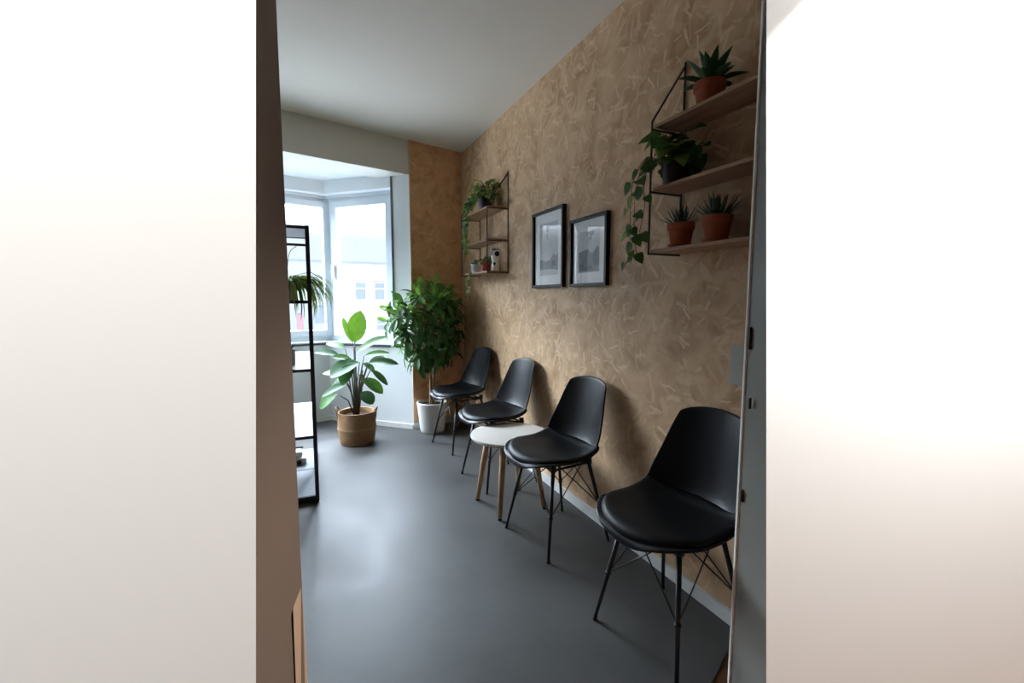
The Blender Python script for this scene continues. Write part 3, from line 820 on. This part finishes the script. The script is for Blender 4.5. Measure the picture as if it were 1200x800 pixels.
trailing('trailing_plant', 'light green trailing plant in dark pot on top board of the far corner shelf', (1.315, 3.43, ZL+.478+BT), .058, .09, DARKPOT,
         [([(-.03, .04, .09), (-.05, .10, .14), (-.07, .22, .10), (-.08, .27, -.04), (-.085, .28, -.16), (-.085, .29, -.22)], 22),
          ([(-.02, .05, .09), (-.05, .14, .13), (-.075, .20, .04), (-.09, .20, -.10), (-.09, .21, -.24), (-.09, .20, -.30)], 22),
          ([(-.03, .02, .09), (-.07, .12, .12), (-.095, .155, .0), (-.10, .15, -.10), (-.10, .17, -.18), (-.10, .17, -.44), (-.10, .16, -.54), (-.098, .18, -.66)], 13),
          ([(-.02, .03, .09), (-.04, .17, .16), (-.06, .26, .13), (-.06, .31, .05), (-.06, .32, -.05)], 16)],
         64, 12, .068, .75, clumpR=(.08, .17, .13))
trailing('potted_plant', 'red pot with small green plant on lowest board of far corner shelf', (1.315, 3.425, ZL+BT), .047, .085, REDPOT,
         [([(-.02, .02, .08), (-.05, .07, .10), (-.075, .11, .06), (-.09, .13, -.02), (-.092, .135, -.10), (-.092, .14, -.17)], 7)], 22, 14, .036, .15, clumpR=(.05, .085, .04))
trailing('potted_plant', 'tiny pale pot with small dark plant on lowest board of far corner shelf', (1.300, 3.63, ZL+BT), .036, .075, PALEPOT, [], 9, 15, .028, .0, clumpR=(.02, .02, .03))
# spotted white ceramic jar
t = thing('ceramic_jar', 'white ceramic jar with dark blotches on the lowest board of the far corner shelf', 'jar', (1.335, 3.262, ZL+BT))
bm = bmesh.new(); lathe(bm, [(0, 0), (.028, 0), (.031, .004), (.030, .05), (.026, .068), (.034, .095), (.042, .13), (.042, .152), (.036, .168), (.026, .175), (.022, .172), (.02, .15), (0, .14)], 40)
jb = obj('body', bm, CERAM, t)
for (a, z, w, h) in ((190, .135, .5, .022), (262, .128, .5, .020), (228, .055, .35, .011), (225, .160, .9, .008)):
    bm = bmesh.new(); n = 10; a0 = math.radians(a)
    prof = [(.0415, 0)]
    cv = []
    for k in range(n):
        th2 = 2*PI*k/n; aa = a0+math.cos(th2)*w; z2 = z+math.sin(th2)*h
        r = .0437 if z2 > .12 and z2 < .155 else (.0402 if z2 >= .155 else .0320)
        if z2 > .155: r = .0437-(z2-.155)*.5
        if .1 < z2 <= .12: r = .0385+(z2-.1)*.26
        cv.append(bm.verts.new((r*math.cos(aa), r*math.sin(aa), z2)))
    c = bm.verts.new(((.0437 if z > .1 else .0322)*math.cos(a0), (.0437 if z > .1 else .0322)*math.sin(a0), z))
    for k in range(n): bm.faces.new((c, cv[k], cv[(k+1) % n]))
    obj('dark_blotch', bm, CERAMB, jb)

# ------------------------------------------------------------------ pictures
def picture(name, label, y0, y1, z0, z1, design):
    t = thing(name, label, 'picture', (WX, (y0+y1)/2, (z0+z1)/2), group='framed prints on the strand board wall')
    w, h = (y1-y0)/2, (z1-z0)/2; f = .017; dp = .026
    bm = bmesh.new()
    for a, b in (((-dp, -w, -h), (0, -w+f, h)), ((-dp, w-f, -h), (0, w, h)), ((-dp, -w+f, -h), (0, w-f, -h+f)), ((-dp, -w+f, h-f), (0, w-f, h))): box(bm, a, b, .0012)
    obj('frame', bm, BLACKP, t, smooth=False)
    bm = bmesh.new(); box(bm, (-.008, -w+f, -h+f), (-.001, w-f, h-f)); obj('mat_board', bm, PAPER, t, smooth=False)
    bm = bmesh.new()
    def poly(pts, mi, x): 
        f_ = bm.faces.new([bm.verts.new((x, -u*w*2+w, v*2*h-h)) for u, v in pts]); f_.material_index = mi   # u from the left as seen
    design(poly); obj('print', bm, [INKL, INK, INKD], t, smooth=False, recalc=False)
    bm = bmesh.new(); v = [bm.verts.new((-.014, a, b)) for a, b in ((-w+f, -h+f), (w-f, -h+f), (w-f, h-f), (-w+f, h-f))]; bm.faces.new(v)
    obj('glazing', bm, PICGLASS, t, smooth=False)
def d1(p):
    p([(.22, .16), (.80, .16), (.80, .84), (.22, .84)], 0, -.0085)
    p([(.42, .74), (.47, .70), (.52, .74), (.51, .79), (.46, .80), (.43, .78)], 2, -.0087)
    p([(.44, .70), (.50, .70), (.49, .62), (.45, .62)], 1, -.0087)
    p([(.56, .24), (.80, .22), (.80, .43), (.72, .40), (.66, .44), (.58, .38)], 1, -.0087)
    p([(.60, .27), (.74, .27), (.73, .34), (.62, .35)], 2, -.0089)
    p([(.22, .24), (.56, .24), (.58, .36), (.42, .34), (.22, .38)], 1, -.0086)
def d2(p):
    p([(.20, .20), (.78, .20), (.78, .80), (.20, .80)], 0, -.0085)
    p([(.22, .21), (.77, .21), (.77, .55), (.62, .44), (.55, .48), (.46, .54), (.22, .50)], 1, -.0087)
    p([(.60, .47), (.74, .57), (.77, .30), (.62, .28)], 2, -.0088)
    p([(.24, .23), (.62, .23), (.58, .30), (.42, .28), (.30, .33), (.24, .31)], 2, -.0089)
    p([(.42, .77), (.64, .79), (.63, .74), (.56, .70), (.52, .73)], 2, -.0088)
    p([(.48, .70), (.58, .71), (.56, .66), (.51, .65)], 1, -.0089)
picture('picture_frame', 'black framed print with a small dark figure high up, left one of the pair', 2.355, 2.756, 1.292, 1.777, d1)
picture('picture_frame', 'black framed print with a notched grey block, right one of the pair, smaller', 1.923, 2.279, 1.289, 1.665, d2)

# wall switch
t = thing('light_switch', 'pale wall switch plate by the right door jamb', 'light switch', (WX, 1.132, .983))
bm = bmesh.new(); box(bm, (-.011, -.040, -.074), (0, .040, .074), .004); obj('plate', bm, PLAST, t, smooth=False)
for z in (-.034, .034):
    bm = bmesh.new(); box(bm, (-.0145, -.028, z-.030), (-.010, .028, z+.030), .0015); obj('rocker', bm, PLAST, t, smooth=False)

# ------------------------------------------------------------------ black metal rack with white boards
t = thing('storage_rack', 'tall black metal rack with white shelf boards beside the doorway', 'shelving', (-.17, 3.35, 0))
fy = (-.478, -.01, .468); wx = .185
for i, y in enumerate(fy):
    for s in (-1, 1):
        bm = bmesh.new(); box(bm, (s*wx-.011, y-.011, .012), (s*wx+.011, y+.011, 1.632), .0015)
        pst = obj('post', bm, BLACKM, t, smooth=False)
        bm = bmesh.new(); lathe(bm, [(0, 0), (.010, 0), (.011, .004), (.009, .013), (0, .013)], 14, (s*wx, y, 0)); obj('foot', bm, BLACKM, pst)
    for z in (1.621, 1.208-.009, .811-.009, .412-.009, .035):
        bm = bmesh.new(); box(bm, (-wx, y-.009, z-.009), (wx, y+.009, z+.009), .0012)
        obj('cross_bar', bm, BLACKM, t, smooth=False)
for z in (.035, .412-.009, .811-.009, 1.208-.009, 1.621):
    for s in (-1, 1):
        bm = bmesh.new(); box(bm, (s*wx-.008, fy[0], z-.008), (s*wx+.008, fy[2], z+.008), .0012)
        obj('side_rail', bm, BLACKM, t, smooth=False)
    if z < 1.1:
        bm = bmesh.new(); box(bm, (-wx+.009, fy[0]+.009, z-.004), (wx-.009, fy[2]-.009, z+.009), .0015); obj('shelf_board', bm, RACKW, t, smooth=False)
    elif z < 1.4:
        bm = bmesh.new(); box(bm, (-wx+.009, fy[0]+.009, z-.004), (wx-.009, fy[2]-.009, z+.009), .0015); obj('shelf_board', bm, RACKW, t, smooth=False)
    else:
        bm = bmesh.new(); box(bm, (-wx+.009, fy[0]+.009, z-.004), (wx-.009, fy[1]-.009, z+.009), .0015); obj('shelf_board', bm, RACKW, t, smooth=False)

# spider plant
t = thing('spider_plant', 'arching spider plant with striped leaves in a pale pot high on the rack', 'plant', (-.105, 3.10, 1.2085))
bm = bmesh.new(); lathe(bm, [(0, 0), (.045, 0), (.06, .09), (.062, .10), (.057, .10), (.054, .09), (0, .088)], 32); autosmooth(obj('pot', bm, POTW, t))
bm = bmesh.new(); rr = random.Random(4)
for k in range(220):
    a = rr.uniform(0, 2*PI); el = rr.uniform(.75, 1.42); L = rr.uniform(.24, .40)
    d = Vector((math.cos(a)*math.cos(el), math.sin(a)*math.cos(el), math.sin(el)))
    leaf(bm, (math.cos(a)*.02, math.sin(a)*.02, .09), d, Vector((0, 0, 1)), L, rr.uniform(.010, .015), rr.uniform(1.35, 1.85), .25, 'blade', int(rr.random() < .35))
obj('foliage', bm, [LF_SPIDER, LF_SPIDER2], t, recalc=False)
bm = bmesh.new(); tube(bm, catmull([(0, 0, .09), (.005, .0, .20), (.02, .01, .29), (.06, .0, .33)], 6), .002, 6); obj('flower_stalk', bm, STEM, t)

t = thing('potted_succulent', 'small green plant in a grey pot on the rack board below the spider plant', 'plant', (-.125, 3.06, .8115))
bm = bmesh.new(); lathe(bm, [(0, 0), (.045, 0), (.047, .004), (.050, .085), (.051, .095), (.046, .095), (.044, .085), (0, .08)], 32); autosmooth(obj('pot', bm, GREYPOT, t))
bm = bmesh.new()
for k in range(26):
    a = rr.uniform(0, 2*PI); el = rr.uniform(.5, 1.5)
    spike(bm, (math.cos(a)*.012, math.sin(a)*.012, .08), (math.cos(a)*math.cos(el), math.sin(a)*math.cos(el), math.sin(el)), rr.uniform(.05, .085), .011, .2)
obj('leaves', bm, LF_DARK, t)

# small white carton with dark parts on the lowest board
t = thing('carton', 'small crumpled white carton with dark cut-outs on the lowest rack board', 'box', (-.105, 3.52, .0445))
bm = bmesh.new(); box(bm, (-.06, -.07, 0), (.06, .07, .045), .004); box(bm, (-.055, -.045, .045), (.035, .06, .085), .012)
obj('body', bm, CERAM, t)
bm = bmesh.new()
for x in (-.03, .012): lathe(bm, [(0, -.002), (.016, -.002), (.016, .004), (0, .004)], 18, (0, 0, 0))
bmesh.ops.rotate(bm, verts=bm.verts, cent=(0, 0, 0), matrix=Matrix.Rotation(PI/2, 3, 'X'))
vv = list(bm.verts); half = len(vv)//2
for i, v in enumerate(vv): v.co += Vector((-.03 if i < half else .014, -.071, .022))
obj('dark_opening', bm, CERAMB, t)
bm = bmesh.new(); box(bm, (-.075, .055, .085), (.03, .075, .097), .003, Matrix.Rotation(.12, 4, 'Y')); obj('dark_bar', bm, CERAMB, t)

# ------------------------------------------------------------------ outside: building across the street
FAC = mat('facade_pink', lin(202, 178, 167), .9, var=.04, vscale=.4)
FACW = mat('facade_white', lin(180, 186, 190), .9, var=.03, vscale=.4)
WINF = mat('facade_window_frame', lin(225, 225, 225), .6)
WING = mat('facade_window_glass', lin(150, 158, 172), .25)
RED = mat('facade_red', lin(202, 148, 152), .8)
GUT = mat('gutter', lin(150, 158, 164), .6)
t = thing('building', 'pale pink and white building across the street, seen through the bay window', 'building', (3.0, 40, -7), math.radians(8))
bm = bmesh.new(); box(bm, (-.4, 0, 0), (9.5, 8, 11.1)); obj('pink_wall', bm, FAC, t, smooth=False)
bm = bmesh.new(); box(bm, (-16, .25, 0), (-.4, 8, 11.1)); obj('white_wall', bm, FACW, t, smooth=False)
bm = bmesh.new(); box(bm, (-16, -.25, 11.1), (9.5, .3, 11.25)); obj('gutter', bm, GUT, t, smooth=False)
bm = bmesh.new(); v = [bm.verts.new(q) for q in ((-16, -.2, 11.25), (9.5, -.2, 11.25), (9.5, 4, 11.5), (-16, 4, 11.5), (-16, 8, 11.25), (9.5, 8, 11.25))]
bm.faces.new((v[0], v[1], v[2], v[3])); bm.faces.new((v[3], v[2], v[5], v[4])); bm.faces.new((v[0], v[3], v[4])); bm.faces.new((v[1], v[5], v[2]))
obj('roof', bm, mat('pale_roof', lin(214, 218, 222), .8), t, smooth=False)
for (x, z0, z1) in ((1.15, 8.05, 9.65), (2.75, 8.05, 9.65), (2.85, 5.0, 6.5), (1.15, 5.0, 6.5), (4.4, 8.05, 9.65), (4.4, 5.0, 6.5)):
    bm = bmesh.new(); w = .5
    for a, b in (((x-w, -.08, z0), (x-w+.09, .02, z1)), ((x+w-.09, -.08, z0), (x+w, .02, z1)), ((x-w, -.08, z0), (x+w, .02, z0+.09)), ((x-w, -.08, z1-.09), (x+w, .02, z1)), ((x-w, -.08, z0+.95), (x+w, .02, z0+1.07))): box(bm, a, b)
    wf = obj('window', bm, WINF, t, smooth=False)
    bm = bmesh.new(); box(bm, (x-w+.02, -.05, z0+.02), (x+w-.02, -.01, z1-.02)); obj('glass', bm, WING, wf, smooth=False)
bm = bmesh.new(); box(bm, (-3.75, .1, 4.6), (-3.35, .26, 7.0)); obj('red_panel', bm, RED, t, smooth=False)
for x in (-5.6, -1.9):
    bm = bmesh.new(); box(bm, (x-.5, .16, 6.2), (x+.5, .27, 7.6)); obj('window', bm, WING, t, smooth=False)
bm = bmesh.new(); box(bm, (-40, 12, -7.4), (40, 90, -7.0)); struct('ground', bm, mat('street', lin(150, 150, 150), .9))

# ------------------------------------------------------------------ light
w = bpy.data.worlds.new('world'); sc.world = w; w.use_nodes = True
nt = w.node_tree; N = nt.nodes; L = nt.links
bg = N['Background']; tc = N.new('ShaderNodeTexCoord'); sp = N.new('ShaderNodeSeparateXYZ'); L.new(tc.outputs['Generated'], sp.inputs[0])
cr = N.new('ShaderNodeValToRGB'); L.new(sp.outputs['Z'], cr.inputs[0])
E_ = cr.color_ramp.elements
E_[0].position = 0.0; E_[0].color = (.80, .92, 1.04, 1)
E_[1].position = .62; E_[1].color = (.80, .93, 1.10, 1)
L.new(cr.outputs[0], bg.inputs[0])
def smooth(sock, a, b, lo, hi):
    n = N.new('ShaderNodeMapRange'); n.interpolation_type = 'SMOOTHSTEP'
    n.inputs[1].default_value = a; n.inputs[2].default_value = b; n.inputs[3].default_value = lo; n.inputs[4].default_value = hi
    L.new(sock, n.inputs[0]); return n.outputs[0]
# overcast sky, thin cloud glowing high over the far side of the street, plain grey-white near the horizon
dt = N.new('ShaderNodeVectorMath'); dt.operation = 'DOT_PRODUCT'; L.new(tc.outputs['Generated'], dt.inputs[0]); dt.inputs[1].default_value = (-.28, .80, .53)
mu_ = N.new('ShaderNodeMath'); mu_.operation = 'MULTIPLY'
L.new(smooth(sp.outputs['Z'], .12, .40, 0, 1), mu_.inputs[0]); L.new(smooth(dt.outputs['Value'], .30, .95, 0, 74), mu_.inputs[1])
ad = N.new('ShaderNodeMath'); ad.operation = 'ADD'; L.new(mu_.outputs[0], ad.inputs[0]); ad.inputs[1].default_value = 1.1
L.new(ad.outputs[0], bg.inputs[1])

def portal(name, P, Q, nout, z0, z1):
    l = bpy.data.lights.new(name, 'AREA'); l.shape = 'RECTANGLE'; l.size = (Q-P).length; l.size_y = z1-z0
    l.cycles.is_portal = True
    o = bpy.data.objects.new(name, l); COL.objects.link(o)
    c = (P+Q)/2+nout*.09; o.location = (c.x, c.y, (z0+z1)/2)
    o.rotation_euler = Vector((-nout.x, -nout.y, 0)).to_track_quat('-Z', 'Y').to_euler()
portal('bay_daylight_back', bay_fr[2], bay_fr[1], nA, ZS, ZH)
portal('bay_daylight_right', bay_fr[1], bay_fr[0], nB, ZS, ZH)
portal('bay_daylight_left', bay_fr[3], bay_fr[2], nC, ZS, ZH)

def spot(name, loc, tgt, W, ang, blend=.3, col=(1, .98, .955)):
    l = bpy.data.lights.new(name, 'SPOT'); l.energy = W; l.spot_size = math.radians(ang); l.spot_blend = blend; l.shadow_soft_size = .03; l.color = col
    o = bpy.data.objects.new(name, l); COL.objects.link(o); o.location = loc
    o.rotation_euler = (Vector(tgt)-Vector(loc)).to_track_quat('-Z', 'Y').to_euler()
spot('hall_fill_spot', (-.30, .12, 2.55), (-.14, .30, 0.6), 380, 34)  # added unseen spots without fixtures, brightening the white hall faces beside the doorway
spot('hall_fill_spot', (1.66, .10, 2.3), (1.18, .735, 2.02), 45, 34, .5)
spot('hall_fill_spot', (1.24, .56, 2.57), (1.34, .64, 0), 800, 46)
spot('hall_fill_spot', (1.75, .36, 2.58), (1.74, .57, 0.4), 800, 110)

# ------------------------------------------------------------------ camera
cam = bpy.data.cameras.new('camera'); co = bpy.data.objects.new('camera', cam); COL.objects.link(co)
co.location = (0, 0, 1.22)
yaw, pitch, roll = math.radians(24.319), math.radians(5.396), math.radians(.1106)
fwd = Vector((math.sin(yaw)*math.cos(pitch), math.cos(yaw)*math.cos(pitch), -math.sin(pitch)))
right = Vector((math.cos(yaw), -math.sin(yaw), 0)); up = right.cross(fwd)
r2 = right*math.cos(roll)+up*math.sin(roll); u2 = -right*math.sin(roll)+up*math.cos(roll)
co.rotation_euler = Matrix((r2, u2, -fwd)).transposed().to_euler()
cam.sensor_fit = 'HORIZONTAL'; cam.sensor_width = 36; cam.lens = 530*36/1200; cam.clip_start = .02; cam.clip_end = 300
sc.camera = co
sc.view_settings.view_transform = 'Standard'; sc.view_settings.look = 'None'
sc.view_settings.exposure = 0; sc.view_settings.gamma = 1; sc.view_settings.use_curve_mapping = False
sc.cycles.use_denoising = True
sc.cycles.max_bounces = 10; sc.cycles.diffuse_bounces = 6; sc.cycles.transparent_max_bounces = 12
